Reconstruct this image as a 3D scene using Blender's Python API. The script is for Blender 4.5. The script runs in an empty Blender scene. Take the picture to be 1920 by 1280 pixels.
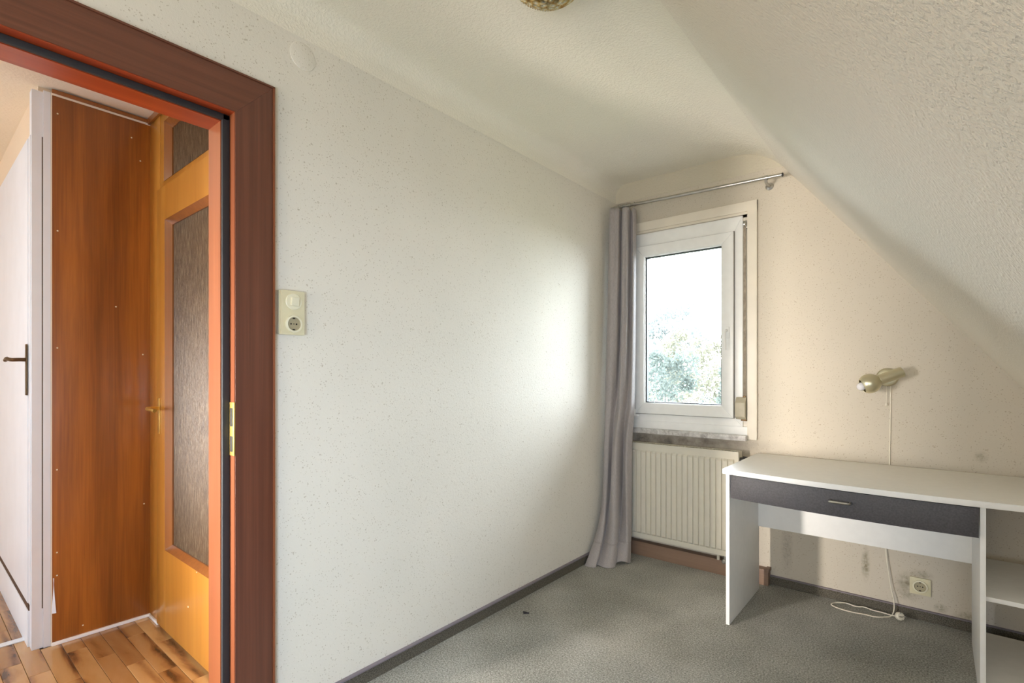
import bpy, bmesh, math, random
from mathutils import Vector, Matrix

random.seed(7)
S = bpy.context.scene
COL = S.collection

# ------------------------------------------------------------------ camera
cam_d = bpy.data.cameras.new('camera')
cam_d.sensor_width = 36.0
cam_d.lens = 959.3 / 1920 * 36.0
cam_d.shift_y = 59.44 / 1920
cam_d.clip_start = 0.02
cam = bpy.data.objects.new('camera', cam_d)
COL.objects.link(cam)
cam.location = (1.6823, -3.139, 1.18)
cam.rotation_euler = (math.pi / 2, 0, 0.6920)
S.camera = cam

# ------------------------------------------------------------------ world, lights, exposure
S.view_settings.view_transform = 'Standard'
S.view_settings.look = 'None'
S.view_settings.gamma = 1.0
S.view_settings.use_curve_mapping = False
S.view_settings.exposure = 0.1
S.cycles.diffuse_bounces = 8
S.cycles.max_bounces = 14
S.cycles.transparent_max_bounces = 16
S.cycles.sample_clamp_indirect = 6.0

W = bpy.data.worlds.new('overcast_sky')
S.world = W
W.use_nodes = True
bg = W.node_tree.nodes['Background']
bg.inputs['Color'].default_value = (0.82, 0.90, 1.0, 1)
bg.inputs['Strength'].default_value = 34.0


def area(name, loc, target, sx, sy, power, color, spread=180.0, portal=False):
    d = bpy.data.lights.new(name, 'AREA')
    d.shape = 'RECTANGLE'
    d.size = sx
    d.size_y = sy
    d.energy = power
    d.color = color
    d.spread = math.radians(spread)
    o = bpy.data.objects.new(name, d)
    COL.objects.link(o)
    o.location = loc
    o.rotation_euler = (Vector(target) - Vector(loc)).to_track_quat('-Z', 'Y').to_euler()
    if portal:
        d.cycles.is_portal = True
    return o


area('window_portal', (0.455, 0.34, 1.46), (0.455, -1, 1.46), 0.75, 1.25, 1, (1, 1, 1), portal=True)
# sunlight thrown back through the open doorway from the bright end of the hall
area('hall_window_light', (-0.76, -4.72, 0.80), (0.95, -0.62, 0.85), 0.30, 0.95, 29, (1.0, 0.92, 0.84), 62)
# unseen cool fill lamp added below the slope behind the camera
area('slope_fill_light', (2.02, -3.95, 1.02), (0.0, -2.2, 0.70), 0.8, 1.0, 36, (0.62, 0.78, 1.0), 112)
# unseen warm fill lamp added at the rear wall to lift the ceiling
area('rear_fill_light', (1.0, -4.93, 1.25), (0.9, 0, 1.5), 1.1, 1.1, 25, (1.0, 0.93, 0.78))
# small fill lamp added under the hall ceiling
area('hall_ceiling_fill', (-0.75, -3.6, 2.36), (-0.75, -3.6, 0), 0.35, 0.35, 5, (1.0, 0.90, 0.76))
# cool fill lamp added at the end of the hall for the white door
area('hall_end_fill', (-1.9, -5.9, 1.1), (-1.4, -2.8, 0.9), 0.8, 1.4, 60, (0.68, 0.83, 1.0))
# dim lamp added in the unseen room behind the glazed hall door
area('added_side_room_light', (-0.7, -1.4, 2.3), (-0.7, -1.5, 0), 0.5, 0.5, 5, (1.0, 0.92, 0.8))


# ------------------------------------------------------------------ helpers
def lin(c):
    return tuple((v / 255 / 12.92 if v / 255 <= 0.04045 else ((v / 255 + 0.055) / 1.055) ** 2.4) for v in c) + (1.0,)


class N:
    """small node-graph helper"""
    def __init__(s, name, rough=0.6, color=(200, 200, 200), metal=0.0, spec=0.5):
        s.m = bpy.data.materials.new(name)
        s.m.use_nodes = True
        s.t = s.m.node_tree
        s.p = s.t.nodes['Principled BSDF']
        s.p.inputs['Base Color'].default_value = lin(color)
        s.p.inputs['Roughness'].default_value = rough
        s.p.inputs['Metallic'].default_value = metal
        s.p.inputs['Specular IOR Level'].default_value = spec
        s._co = None

    def n(s, typ, **kw):
        nd = s.t.nodes.new(typ)
        for k, v in kw.items():
            if k.startswith('i_'):
                nd.inputs[k[2:].replace('_', ' ')].default_value = v
            else:
                setattr(nd, k, v)
        return nd

    def l(s, a, b):
        s.t.links.new(a, b)

    def co(s, scale=(1, 1, 1), rot=(0, 0, 0), loc=(0, 0, 0)):
        if s._co is None:
            s._co = s.n('ShaderNodeTexCoord')
        mp = s.n('ShaderNodeMapping')
        mp.inputs['Scale'].default_value = scale
        mp.inputs['Rotation'].default_value = rot
        mp.inputs['Location'].default_value = loc
        s.l(s._co.outputs['Object'], mp.inputs['Vector'])
        return mp.outputs['Vector']

    def noise(s, vec, scale, detail=3.0, rough=0.5, dist=0.0):
        nd = s.n('ShaderNodeTexNoise')
        nd.inputs['Scale'].default_value = scale
        nd.inputs['Detail'].default_value = detail
        nd.inputs['Roughness'].default_value = rough
        nd.inputs['Distortion'].default_value = dist
        s.l(vec, nd.inputs['Vector'])
        return nd.outputs['Fac']

    def ramp(s, fac, stops):
        r = s.n('ShaderNodeValToRGB')
        e = r.color_ramp.elements
        while len(e) < len(stops):
            e.new(0.5)
        for k, (p, c) in enumerate(stops):
            e[k].position = p
            e[k].color = lin(c) if len(c) == 3 else c
        s.l(fac, r.inputs['Fac'])
        return r.outputs['Color']

    def math(s, op, a, b=None, clamp=False):
        nd = s.n('ShaderNodeMath', operation=op, use_clamp=clamp)
        for k, v in enumerate((a, b)):
            if v is None:
                continue
            if isinstance(v, (int, float)):
                nd.inputs[k].default_value = v
            else:
                s.l(v, nd.inputs[k])
        return nd.outputs[0]

    def mix(s, fac, a, b, blend='MIX'):
        nd = s.n('ShaderNodeMix', data_type='RGBA', blend_type=blend)
        for k, v in (('Factor', fac), ('A', a), ('B', b)):
            sock = [q for q in nd.inputs if q.name == k and (q.type == 'RGBA' or k == 'Factor' and q.type == 'VALUE')][0]
            if isinstance(v, (int, float)):
                sock.default_value = v
            elif isinstance(v, tuple):
                sock.default_value = lin(v) if len(v) == 3 else v
            else:
                s.l(v, sock)
        return [q for q in nd.outputs if q.type == 'RGBA'][0]

    def color(s, c):
        s.l(c, s.p.inputs['Base Color'])

    def rough(s, c):
        s.l(c, s.p.inputs['Roughness'])

    def bump(s, h, strength=0.5, dist=0.002):
        b = s.n('ShaderNodeBump')
        b.inputs['Strength'].default_value = strength
        b.inputs['Distance'].default_value = dist
        s.l(h, b.inputs['Height'])
        s.l(b.outputs['Normal'], s.p.inputs['Normal'])


class G:
    """collects shapes in world coordinates, becomes ONE mesh object"""
    def __init__(s):
        s.b = bmesh.new()

    def _merge(s, t):
        me = bpy.data.meshes.new('t')
        t.to_mesh(me)
        t.free()
        s.b.from_mesh(me)
        bpy.data.meshes.remove(me)

    def box(s, x0, x1, y0, y1, z0, z1, bev=0.0, seg=2, mat=None):
        t = bmesh.new()
        bmesh.ops.create_cube(t, size=1.0)
        for v in t.verts:
            v.co = Vector(((x0 + x1) / 2 + v.co.x * abs(x1 - x0), (y0 + y1) / 2 + v.co.y * abs(y1 - y0),
                           (z0 + z1) / 2 + v.co.z * abs(z1 - z0)))
        if bev:
            bmesh.ops.bevel(t, geom=list(t.edges), offset=bev, segments=seg, affect='EDGES', profile=0.6)
        if mat is not None:
            bmesh.ops.transform(t, matrix=mat, verts=t.verts)
        s._merge(t)
        return s

    def prism(s, pts, axis, a, b, bev=0.0):
        """polygon pts (2-D, in the two other axes in order) extruded along axis from a to b"""
        t = bmesh.new()

        def mk(p, c):
            q = list(p)
            q.insert(axis, c)
            return t.verts.new(q)
        A = [mk(p, a) for p in pts]
        B = [mk(p, b) for p in pts]
        n = len(pts)
        t.faces.new(A)
        t.faces.new(B)
        for k in range(n):
            t.faces.new((A[k], A[(k + 1) % n], B[(k + 1) % n], B[k]))
        bmesh.ops.recalc_face_normals(t, faces=t.faces)
        if bev:
            bmesh.ops.bevel(t, geom=list(t.edges), offset=bev, segments=2, affect='EDGES', profile=0.6)
        s._merge(t)
        return s

    def tube(s, pts, r, n=8, cap=True, radii=None):
        pts = [Vector(p) for p in pts]
        rings = []
        up = Vector((0, 0, 1))
        prev = None
        for k, p in enumerate(pts):
            d = (pts[min(k + 1, len(pts) - 1)] - pts[max(k - 1, 0)]).normalized()
            if prev is None:
                ref = up if abs(d.dot(up)) < 0.9 else Vector((1, 0, 0))
                u = d.cross(ref).normalized()
            else:
                u = (prev - d * prev.dot(d)).normalized()
            prev = u
            w = d.cross(u)
            rr = radii[k] if radii else r
            rings.append([s.b.verts.new(p + (u * math.cos(2 * math.pi * j / n) + w * math.sin(2 * math.pi * j / n)) * rr)
                          for j in range(n)])
        fs = []
        for a, b in zip(rings, rings[1:]):
            for j in range(n):
                fs.append(s.b.faces.new((a[j], a[(j + 1) % n], b[(j + 1) % n], b[j])))
        if cap:
            fs.append(s.b.faces.new(rings[0]))
            fs.append(s.b.faces.new(rings[-1]))
        bmesh.ops.recalc_face_normals(s.b, faces=fs)
        return s

    def lathe(s, prof, origin, axis, n=24, closed=False):
        """prof: list of (radius, distance along axis)"""
        o = Vector(origin)
        d = Vector(axis).normalized()
        ref = Vector((0, 0, 1)) if abs(d.z) < 0.9 else Vector((1, 0, 0))
        u = d.cross(ref).normalized()
        w = d.cross(u)
        rings = []
        for r, h in prof:
            if r < 1e-6:
                rings.append([s.b.verts.new(o + d * h)])
            else:
                rings.append([s.b.verts.new(o + d * h + (u * math.cos(2 * math.pi * j / n) + w * math.sin(2 * math.pi * j / n)) * r)
                              for j in range(n)])
        fs = []
        pairs = list(zip(rings, rings[1:]))
        if closed:
            pairs.append((rings[-1], rings[0]))
        for a, b in pairs:
            for j in range(n):
                k = (j + 1) % n
                if len(a) == 1 and len(b) == 1:
                    continue
                if len(a) == 1:
                    fs.append(s.b.faces.new((a[0], b[k], b[j])))
                elif len(b) == 1:
                    fs.append(s.b.faces.new((a[j], a[k], b[0])))
                else:
                    fs.append(s.b.faces.new((a[j], a[k], b[k], b[j])))
        bmesh.ops.recalc_face_normals(s.b, faces=fs)
        return s

    def grid(s, rows, thick=0.0):
        vs = [[s.b.verts.new(p) for p in r] for r in rows]
        fs = []
        for a, b in zip(vs, vs[1:]):
            for j in range(len(a) - 1):
                fs.append(s.b.faces.new((a[j], a[j + 1], b[j + 1], b[j])))
        if thick:
            bmesh.ops.recalc_face_normals(s.b, faces=fs)
            bmesh.ops.solidify(s.b, geom=fs, thickness=thick)
        return s


def build(name, g, mat, parent=None, label=None, cat=None, group=None, kind=None, smooth=35.0, own=False):
    me = bpy.data.meshes.new(name)
    bm = g.b if isinstance(g, G) else g
    root = parent
    off = Vector((0, 0, 0))
    if parent is not None:
        while root.parent is not None:
            root = root.parent
        off = Vector(root['_o']) if '_o' in root else Vector((0, 0, 0))
    elif own:
        zs = [v.co.z for v in bm.verts]
        off = Vector((sum(v.co.x for v in bm.verts) / len(bm.verts), sum(v.co.y for v in bm.verts) / len(bm.verts), min(zs)))
    for v in bm.verts:
        v.co -= off
    bm.to_mesh(me)
    bm.free()
    for m in (mat if isinstance(mat, (list, tuple)) else [mat]):
        me.materials.append(m)
    if smooth:
        for p in me.polygons:
            p.use_smooth = True
        me.set_sharp_from_angle(angle=math.radians(smooth))
    o = bpy.data.objects.new(name, me)
    COL.objects.link(o)
    if parent is not None:
        o.parent = parent
    elif own:
        o.location = off
        o['_o'] = tuple(off)
    tag(o, label, cat, group, kind)
    return o


def tag(o, label=None, cat=None, group=None, kind=None):
    for k, v in (('label', label), ('category', cat), ('group', group), ('kind', kind)):
        if v:
            o[k] = v


def thing(name, loc, label, cat, group=None):
    o = bpy.data.objects.new(name, None)
    COL.objects.link(o)
    o.location = loc
    o.empty_display_size = 0.1
    o['_o'] = tuple(loc)
    tag(o, label, cat, group)
    return o


def spline(keys, t):
    """piecewise smooth interpolation of (t, tuple) keys"""
    if t <= keys[0][0]:
        return keys[0][1]
    for (a, va), (b, vb) in zip(keys, keys[1:]):
        if t <= b:
            f = (t - a) / (b - a)
            f = f * f * (3 - 2 * f)
            return tuple(p + (q - p) * f for p, q in zip(va, vb))
    return keys[-1][1]


def catmull(pts, n=8):
    P = [Vector(p) for p in pts]
    P = [P[0] * 2 - P[1]] + P + [P[-1] * 2 - P[-2]]
    out = []
    for k in range(1, len(P) - 2):
        a, b, c, d = P[k - 1:k + 3]
        for j in range(n):
            t = j / n
            out.append(0.5 * ((2 * b) + (c - a) * t + (2 * a - 5 * b + 4 * c - d) * t * t + (3 * b - a - 3 * c + d) * t ** 3))
    out.append(P[-2])
    return out


# ------------------------------------------------------------------ materials
def wallpaper(name, base, dark, speck=0.44, bump=0.4, stains=()):
    m = N(name, rough=0.75, spec=0.25)
    co = m.co()
    big = m.noise(co, 1.3, 3)
    c = m.ramp(big, [(0.3, base), (0.7, tuple(int(v * 0.965) for v in base))])
    for scale, keepv, rad, amt in ((120.0, 0.35, 0.42, speck), (52.0, 0.60, 0.27, speck * 1.1)):
        vor = m.n('ShaderNodeTexVoronoi', feature='F1')
        vor.inputs['Scale'].default_value = scale
        m.l(co, vor.inputs['Vector'])
        keep = m.math('GREATER_THAN', m.math('FRACT', m.math('MULTIPLY', vor.outputs['Color'], 7.31)), keepv)
        size = m.math('MULTIPLY', m.noise(co, 40, 2), rad)
        dot = m.math('MULTIPLY', m.math('LESS_THAN', vor.outputs['Distance'], size), keep)
        c = m.mix(m.math('MULTIPLY', dot, amt), c, dark)
    for (ctr, rad, col, amt, ns) in stains:
        d = m.n('ShaderNodeVectorMath', operation='SUBTRACT')
        m.l(co, d.inputs[0])
        d.inputs[1].default_value = ctr
        sc = m.n('ShaderNodeVectorMath', operation='DIVIDE')
        m.l(d.outputs[0], sc.inputs[0])
        sc.inputs[1].default_value = rad
        ln = m.n('ShaderNodeVectorMath', operation='LENGTH')
        m.l(sc.outputs[0], ln.inputs[0])
        fall = m.math('SUBTRACT', 1.0, ln.outputs['Value'], clamp=True)
        nz = m.math('MULTIPLY', m.math('SUBTRACT', m.noise(co, ns, 4, 0.65), 0.30, clamp=True), 3.2)
        fac = m.math('MULTIPLY', m.math('MULTIPLY', fall, nz), amt, clamp=True)
        c = m.mix(fac, c, col)
    m.color(c)
    h = m.math('ADD', m.noise(co, 95, 4, 0.6), m.math('MULTIPLY', m.noise(co, 260, 2), 0.4))
    m.bump(h, bump, 0.003)
    return m.m


def woodchip(name, base, bump=0.6, scale=70):
    m = N(name, rough=0.8, spec=0.2)
    co = m.co()
    big = m.noise(co, 1.1, 3)
    m.color(m.ramp(big, [(0.3, base), (0.7, tuple(int(v * 0.97) for v in base))]))
    h = m.math('ADD', m.ramp(m.noise(co, scale, 3, 0.55), [(0.42, (0, 0, 0)), (0.62, (255, 255, 255))]),
               m.math('MULTIPLY', m.noise(co, scale * 3, 2), 0.3))
    m.bump(h, bump, 0.005)
    return m.m


def wood(name, dark, light, axis='z', scale=1.0, rough=0.32, streak=1.0, coat=0.25):
    m = N(name, rough=rough)
    st = {'z': (26 * scale, 26 * scale, 0.9), 'x': (0.9, 26 * scale, 26 * scale), 'y': (26 * scale, 0.9, 26 * scale)}[axis]
    fine = {'z': (150, 150, 3.0), 'x': (3.0, 150, 150), 'y': (150, 3.0, 150)}[axis]
    wide = {'z': (5, 5, 0.25), 'x': (0.25, 5, 5), 'y': (5, 0.25, 5)}[axis]
    a = m.noise(m.co(st), 1.0, 4, 0.6, 0.4)
    b = m.noise(m.co(fine), 1.0, 3, 0.6)
    w = m.noise(m.co(wide), 1.0, 2, 0.5)
    mid = tuple((p + q) / 2 for p, q in zip(dark, light))
    f = m.math('ADD', m.math('MULTIPLY', a, 0.5 * streak), m.math('ADD', m.math('MULTIPLY', b, 0.22), m.math('MULTIPLY', w, 0.4)))
    m.color(m.ramp(f, [(0.34, dark), (0.55, mid), (0.76, light)]))
    m.p.inputs['Coat Weight'].default_value = coat
    m.p.inputs['Coat Roughness'].default_value = 0.2
    m.bump(b, 0.08, 0.001)
    return m.m


def plain(name, color, rough=0.5, metal=0.0, var=0.03, ns=20, bump=0.0, spec=0.5):
    m = N(name, rough=rough, metal=metal, spec=spec)
    co = m.co()
    f = m.noise(co, ns, 3)
    m.color(m.ramp(f, [(0.3, tuple(max(0, v * (1 - var)) for v in color)), (0.7, tuple(min(255, v * (1 + var)) for v in color))]))
    if bump:
        m.bump(m.noise(co, ns * 8, 2), bump, 0.001)
    return m.m


MOLD = (96, 88, 52)
M = {}
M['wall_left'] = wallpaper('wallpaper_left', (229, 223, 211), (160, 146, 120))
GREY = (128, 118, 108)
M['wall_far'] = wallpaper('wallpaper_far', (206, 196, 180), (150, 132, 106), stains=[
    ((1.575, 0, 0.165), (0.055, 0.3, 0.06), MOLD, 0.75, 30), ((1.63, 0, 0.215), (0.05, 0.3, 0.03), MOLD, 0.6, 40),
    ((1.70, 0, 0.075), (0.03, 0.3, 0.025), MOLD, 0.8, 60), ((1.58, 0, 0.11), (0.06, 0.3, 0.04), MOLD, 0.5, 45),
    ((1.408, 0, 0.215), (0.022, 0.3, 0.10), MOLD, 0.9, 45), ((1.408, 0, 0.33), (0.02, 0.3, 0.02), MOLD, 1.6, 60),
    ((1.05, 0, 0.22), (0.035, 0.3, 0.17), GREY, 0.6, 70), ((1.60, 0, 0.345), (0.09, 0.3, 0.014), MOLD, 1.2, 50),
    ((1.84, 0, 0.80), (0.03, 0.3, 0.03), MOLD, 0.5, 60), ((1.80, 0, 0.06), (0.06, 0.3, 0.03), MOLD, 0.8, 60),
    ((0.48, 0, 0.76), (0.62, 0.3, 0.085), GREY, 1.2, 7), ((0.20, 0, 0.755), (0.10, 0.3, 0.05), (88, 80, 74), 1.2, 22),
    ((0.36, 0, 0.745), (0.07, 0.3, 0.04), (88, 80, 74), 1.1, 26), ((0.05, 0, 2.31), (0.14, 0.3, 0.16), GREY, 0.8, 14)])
M['ceiling'] = woodchip('ceiling_woodchip_paper', (238, 232, 218), 0.35, 110)
M['slope'] = woodchip('slope_woodchip_paper', (235, 228, 215), 0.5, 125)
M['frieze'] = woodchip('frieze_paper', (208, 199, 180), 0.25, 85)
M['wall_plain'] = woodchip('rear_wall_paper', (222, 213, 196), 0.4, 80)
M['hall_wall'] = woodchip('hall_wall_paint', (232, 212, 184), 0.15, 80)
M['hall_ceiling'] = woodchip('hall_ceiling_paint', (240, 228, 208), 0.15, 80)
M['white_gloss'] = plain('white_gloss_paint', (228, 232, 238), 0.35, var=0.015, ns=6)
M['upvc'] = plain('white_plastic_window', (246, 245, 242), 0.3, var=0.01)
M['cream_paint'] = plain('cream_paint', (228, 219, 203), 0.4, var=0.02, ns=8)
M['cream_plastic'] = plain('cream_plastic', (214, 205, 172), 0.35, var=0.02)
M['ivory_plastic'] = plain('ivory_plastic', (226, 220, 194), 0.3, var=0.01)
M['grey_plastic'] = plain('beige_winder_plastic', (184, 175, 152), 0.45, var=0.05)
M['gasket'] = plain('dark_rubber_gasket', (38, 40, 44), 0.55)
M['gap_shade'] = plain('grey_sash_gap_shade', (120, 114, 106), 0.6)  # grey that paints the shade in the gap around the sash
M['socket_dark'] = plain('socket_hole', (30, 26, 22), 0.6)
M['socket_well'] = plain('socket_well', (168, 158, 130), 0.4)
M['casing'] = wood('dark_mahogany_veneer', (82, 44, 32), (118, 70, 50), 'z', 2.2, 0.34)
M['casing_h'] = wood('dark_mahogany_veneer_across', (82, 44, 32), (118, 70, 50), 'y', 2.2, 0.34)
M['lining'] = wood('red_mahogany_veneer', (116, 62, 36), (150, 90, 58), 'z', 1.0, 0.3)
M['lining_h'] = wood('red_mahogany_veneer_across', (122, 44, 18), (168, 74, 36), 'y', 1.0, 0.3)
M['panel'] = wood('orange_brown_sapele_panel', (92, 46, 16), (178, 108, 40), 'z', 0.55, 0.3, coat=0.35)
M['door_wood'] = wood('golden_brown_door_veneer', (160, 102, 34), (200, 142, 60), 'z', 0.55, 0.3, coat=0.4)
M['door_bead'] = wood('red_brown_glazing_bead', (116, 68, 28), (160, 98, 44), 'z', 1.5, 0.3)
M['plinth_wood'] = wood('brown_skirting_board', (122, 96, 78), (150, 122, 102), 'x', 0.8, 0.5, coat=0.0)
M['brass'] = plain('polished_brass', (244, 208, 118), 0.38, 1.0, 0.04)
M['bronze'] = plain('aged_bronze', (96, 78, 58), 0.4, 1.0, 0.15, 30)
M['steel'] = plain('brushed_steel', (188, 186, 182), 0.32, 1.0, 0.04)
M['champagne'] = plain('satin_champagne_metal', (204, 197, 168), 0.34, 0.9, 0.02)
M['black_plastic'] = plain('black_plastic', (34, 32, 34), 0.45)
M['desk_white'] = plain('white_melamine', (240, 238, 234), 0.42, var=0.008, ns=30)
M['desk_edge'] = plain('white_edge_band', (232, 222, 210), 0.4, var=0.01)
M['anthracite'] = plain('anthracite_melamine', (72, 69, 72), 0.55, var=0.12, ns=160)
M['radiator'] = plain('cream_radiator_enamel', (212, 206, 190), 0.42, var=0.01)
M['strap'] = plain('grey_woven_strap', (150, 138, 122), 0.9, var=0.12, ns=60)
M['cord'] = plain('white_flex', (232, 224, 206), 0.45)
M['bulb'] = plain('frosted_bulb_glass', (238, 234, 236), 0.2)
M['scrap'] = plain('dark_lint', (54, 50, 52), 0.95, var=0.3, ns=200)

m = N('grey_green_carpet', rough=0.95, spec=0.1)
co = m.co()
f = m.math('ADD', m.math('MULTIPLY', m.noise(co, 150, 3, 0.75), 0.75), m.math('MULTIPLY', m.noise(co, 2.2, 4), 0.25))
m.color(m.ramp(f, [(0.36, (95, 93, 84)), (0.5, (156, 154, 144)), (0.64, (206, 204, 195))]))
m.p.inputs['Sheen Weight'].default_value = 0.15
m.bump(m.noise(co, 170, 3, 0.75), 0.9, 0.006)
M['carpet'] = m.m

m = N('carpet_skirting_pile', rough=0.95, spec=0.1)
co = m.co()
m.color(m.ramp(m.noise(co, 240, 3, 0.7), [(0.35, (68, 64, 56)), (0.65, (122, 116, 104))]))
m.bump(m.noise(co, 280, 3, 0.7), 0.8, 0.003)
M['skirting'] = m.m
M['skirting_lip'] = plain('mauve_plastic_lip', (126, 116, 124), 0.4)

m = N('marble_sill', rough=0.3)
co = m.co()
m.color(m.ramp(m.noise(co, 24, 6, 0.7, 0.8), [(0.34, (150, 142, 138)), (0.5, (200, 196, 192)), (0.66, (224, 220, 216))]))
M['sill'] = m.m

m = N('grey_satin_curtain', rough=0.62, spec=0.3)
co = m.co((1, 1, 1))
m.color(m.ramp(m.noise(m.co((240, 240, 60)), 1.0, 2), [(0.3, (170, 163, 161)), (0.7, (190, 182, 179))]))
m.p.inputs['Sheen Weight'].default_value = 0.35
m.p.inputs['Sheen Roughness'].default_value = 0.4
tr = m.n('ShaderNodeBsdfTranslucent')
tr.inputs['Color'].default_value = lin((180, 172, 170))
mx = m.n('ShaderNodeMixShader')
mx.inputs['Fac'].default_value = 0.22
m.l(m.p.outputs[0], mx.inputs[1])
m.l(tr.outputs[0], mx.inputs[2])
m.l(mx.outputs[0], m.t.nodes['Material Output'].inputs['Surface'])
M['curtain'] = m.m

# thin clear glass
m = N('window_glass', rough=0.02)
tp = m.n('ShaderNodeBsdfTransparent')
tp.inputs['Color'].default_value = (0.93, 0.95, 0.95, 1)
gl = m.n('ShaderNodeBsdfGlossy')
gl.inputs['Roughness'].default_value = 0.02
fr = m.n('ShaderNodeFresnel')
fr.inputs['IOR'].default_value = 1.45
mx = m.n('ShaderNodeMixShader')
m.l(fr.outputs[0], mx.inputs['Fac'])
m.l(tp.outputs[0], mx.inputs[1])
m.l(gl.outputs[0], mx.inputs[2])
m.l(mx.outputs[0], m.t.nodes['Material Output'].inputs['Surface'])
M['glass'] = m.m

# amber reeded door glass
m = N('brown_reeded_glass', rough=0.4, color=(150, 120, 84), spec=0.25)
co = m.co((220, 220, 14))
m.color(m.ramp(m.noise(co, 1.0, 4, 0.7), [(0.32, (70, 48, 28)), (0.52, (116, 88, 56)), (0.72, (176, 148, 106))]))
m.p.inputs['Transmission Weight'].default_value = 0.5
m.bump(m.noise(m.co((160, 160, 60)), 1.0, 3, 0.6), 0.6, 0.002)
M['reeded'] = m.m

m = N('amber_crystal_glass', rough=0.14, color=(255, 240, 186))
m.p.inputs['Transmission Weight'].default_value = 0.25
m.p.inputs['IOR'].default_value = 1.5
co = m.co((60, 60, 60))
vor = m.n('ShaderNodeTexVoronoi')
vor.inputs['Scale'].default_value = 1.0
m.l(co, vor.inputs['Vector'])
m.color(m.ramp(vor.outputs['Distance'], [(0.15, (255, 252, 232)), (0.5, (246, 220, 150)), (0.8, (190, 138, 52))]))  # cream bead centres are highlights put into the glass colour
m.bump(vor.outputs['Distance'], 1.0, 0.008)
M['crystal'] = m.m


def plank_mat(name, seed):
    m = N(name, rough=0.22)
    info = m.n('ShaderNodeObjectInfo')
    mp = m.n('ShaderNodeMapping')
    mp.inputs['Scale'].default_value = (2.4, 11, 11)
    tc = m.n('ShaderNodeTexCoord')
    ad = m.n('ShaderNodeVectorMath', operation='ADD')
    m.l(tc.outputs['Object'], mp.inputs['Vector'])
    m.l(mp.outputs['Vector'], ad.inputs[0])
    mu = m.n('ShaderNodeVectorMath', operation='SCALE')
    mu.inputs[0].default_value = (31.0, 17.0, 23.0)
    m.l(info.outputs['Random'], mu.inputs['Scale'])
    m.l(mu.outputs[0], ad.inputs[1])
    a = m.noise(ad.outputs[0], 1.0, 5, 0.62, 1.6)
    wv = m.n('ShaderNodeTexWave', wave_type='RINGS')
    wv.inputs['Scale'].default_value = 0.45
    wv.inputs['Distortion'].default_value = 7.0
    wv.inputs['Detail'].default_value = 3.0
    m.l(ad.outputs[0], wv.inputs['Vector'])
    base = m.ramp(m.math('ADD', m.math('MULTIPLY', a, 0.62), m.math('MULTIPLY', wv.outputs['Fac'], 0.34)),
                  [(0.22, (74, 50, 36)), (0.32, (166, 124, 82)), (0.46, (206, 166, 112)), (0.8, (224, 190, 140))])
    tone = m.ramp(info.outputs['Random'], [(0.0, (190, 170, 150)), (1.0, (255, 250, 240))])
    m.color(m.mix(1.0, base, tone, 'MULTIPLY'))
    m.p.inputs['Coat Weight'].default_value = 0.3
    m.p.inputs['Coat Roughness'].default_value = 0.15
    return m.m


M['plank'] = plank_mat('walnut_laminate', 1)
M['gap'] = plain('plank_joint', (70, 46, 30), 0.7)

CEIL = 2.45
PAP = 2.333           # top edge of the wallpaper
YB = -5.0             # rear wall of the room
HC = 2.415            # hall ceiling
DY0, DY1 = -3.345, -2.47      # clear door opening along the left wall
DZ = 1.985


def slope_z(x):
    return 2.216 - 1.28 * (x - 1.113)


# ------------------------------------------------------------------ room shell
g = G().box(0, 2.7, YB, 0, -0.1, 0.0)
build('floor', g, M['carpet'], kind='structure', label='grey green loop carpet covering the attic room floor', smooth=0)

g = G()
g.box(-0.11, 0, DY1 + 0.04, 0.0, -0.1, PAP)
g.box(-0.11, 0, YB, DY0 - 0.04, -0.1, PAP)
g.box(-0.11, 0, DY0 - 0.04, DY1 + 0.04, DZ + 0.04, PAP)
g.box(-0.11, 0, YB, 0, PAP, CEIL + 0.12)
wl = build('wall_left', g, M['wall_left'], kind='structure', smooth=0)

WX0, WX1, WZ0, WZ1 = 0.10, 0.849, 0.815, 2.112      # hole of the window
g = G()
g.box(-0.11, WX0, 0, 0.30, -0.1, PAP - 0.005)
g.box(WX1, 2.7, 0, 0.30, -0.1, PAP - 0.005)
g.box(WX0, WX1, 0, 0.30, -0.1, WZ0)
g.box(WX0, WX1, 0, 0.30, WZ1, PAP - 0.005)
build('wall_far', g, M['wall_far'], kind='structure', smooth=0)
g = G().box(-0.11, 1.2, -0.0015, 0.30, PAP - 0.005, CEIL + 0.12)
build('trim_1', g, M['frieze'], kind='structure', label='plain paper frieze above the wallpaper of the window wall', smooth=0)

# ceiling: rounded into the left wall and into the slope
prof = [(0.0015, PAP), (0.0015, PAP + 0.045)]
R0 = CEIL - PAP - 0.045
for k in range(1, 9):
    t = k / 8 * math.pi / 2
    prof.append((0.0015 + R0 * (1 - math.cos(t)), PAP + 0.045 + R0 * math.sin(t)))
xk = 1.113 - (CEIL - 2.216) / 1.28                       # where the flat ceiling meets the slope
ang = math.atan(1.28)
FR = 0.34
tl = FR * math.tan(ang / 2)
for k in range(1, 6):
    prof.append((prof[9][0] + (xk - tl - prof[9][0]) * k / 6, CEIL))
for k in range(13):
    t = ang * k / 12
    prof.append((xk - tl + FR * math.sin(t), CEIL - FR * (1 - math.cos(t))))
xe, ze = prof[-1]
top = [(xe + 0.12, ze + 0.10), (xe - 0.1, CEIL + 0.13), (-0.02, CEIL + 0.13), (-0.02, PAP)]
g = G()
ys = [0.0, YB]
t = bmesh.new()
rows = [[t.verts.new((x, y, z)) for x, z in prof] for y in (0.02, -0.05, -1, -2, -3, -4, YB)]
for a, b in zip(rows, rows[1:]):
    for j in range(len(a) - 1):
        t.faces.new((a[j], b[j], b[j + 1], a[j + 1]))
bmesh.ops.recalc_face_normals(t, faces=t.faces)
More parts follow.
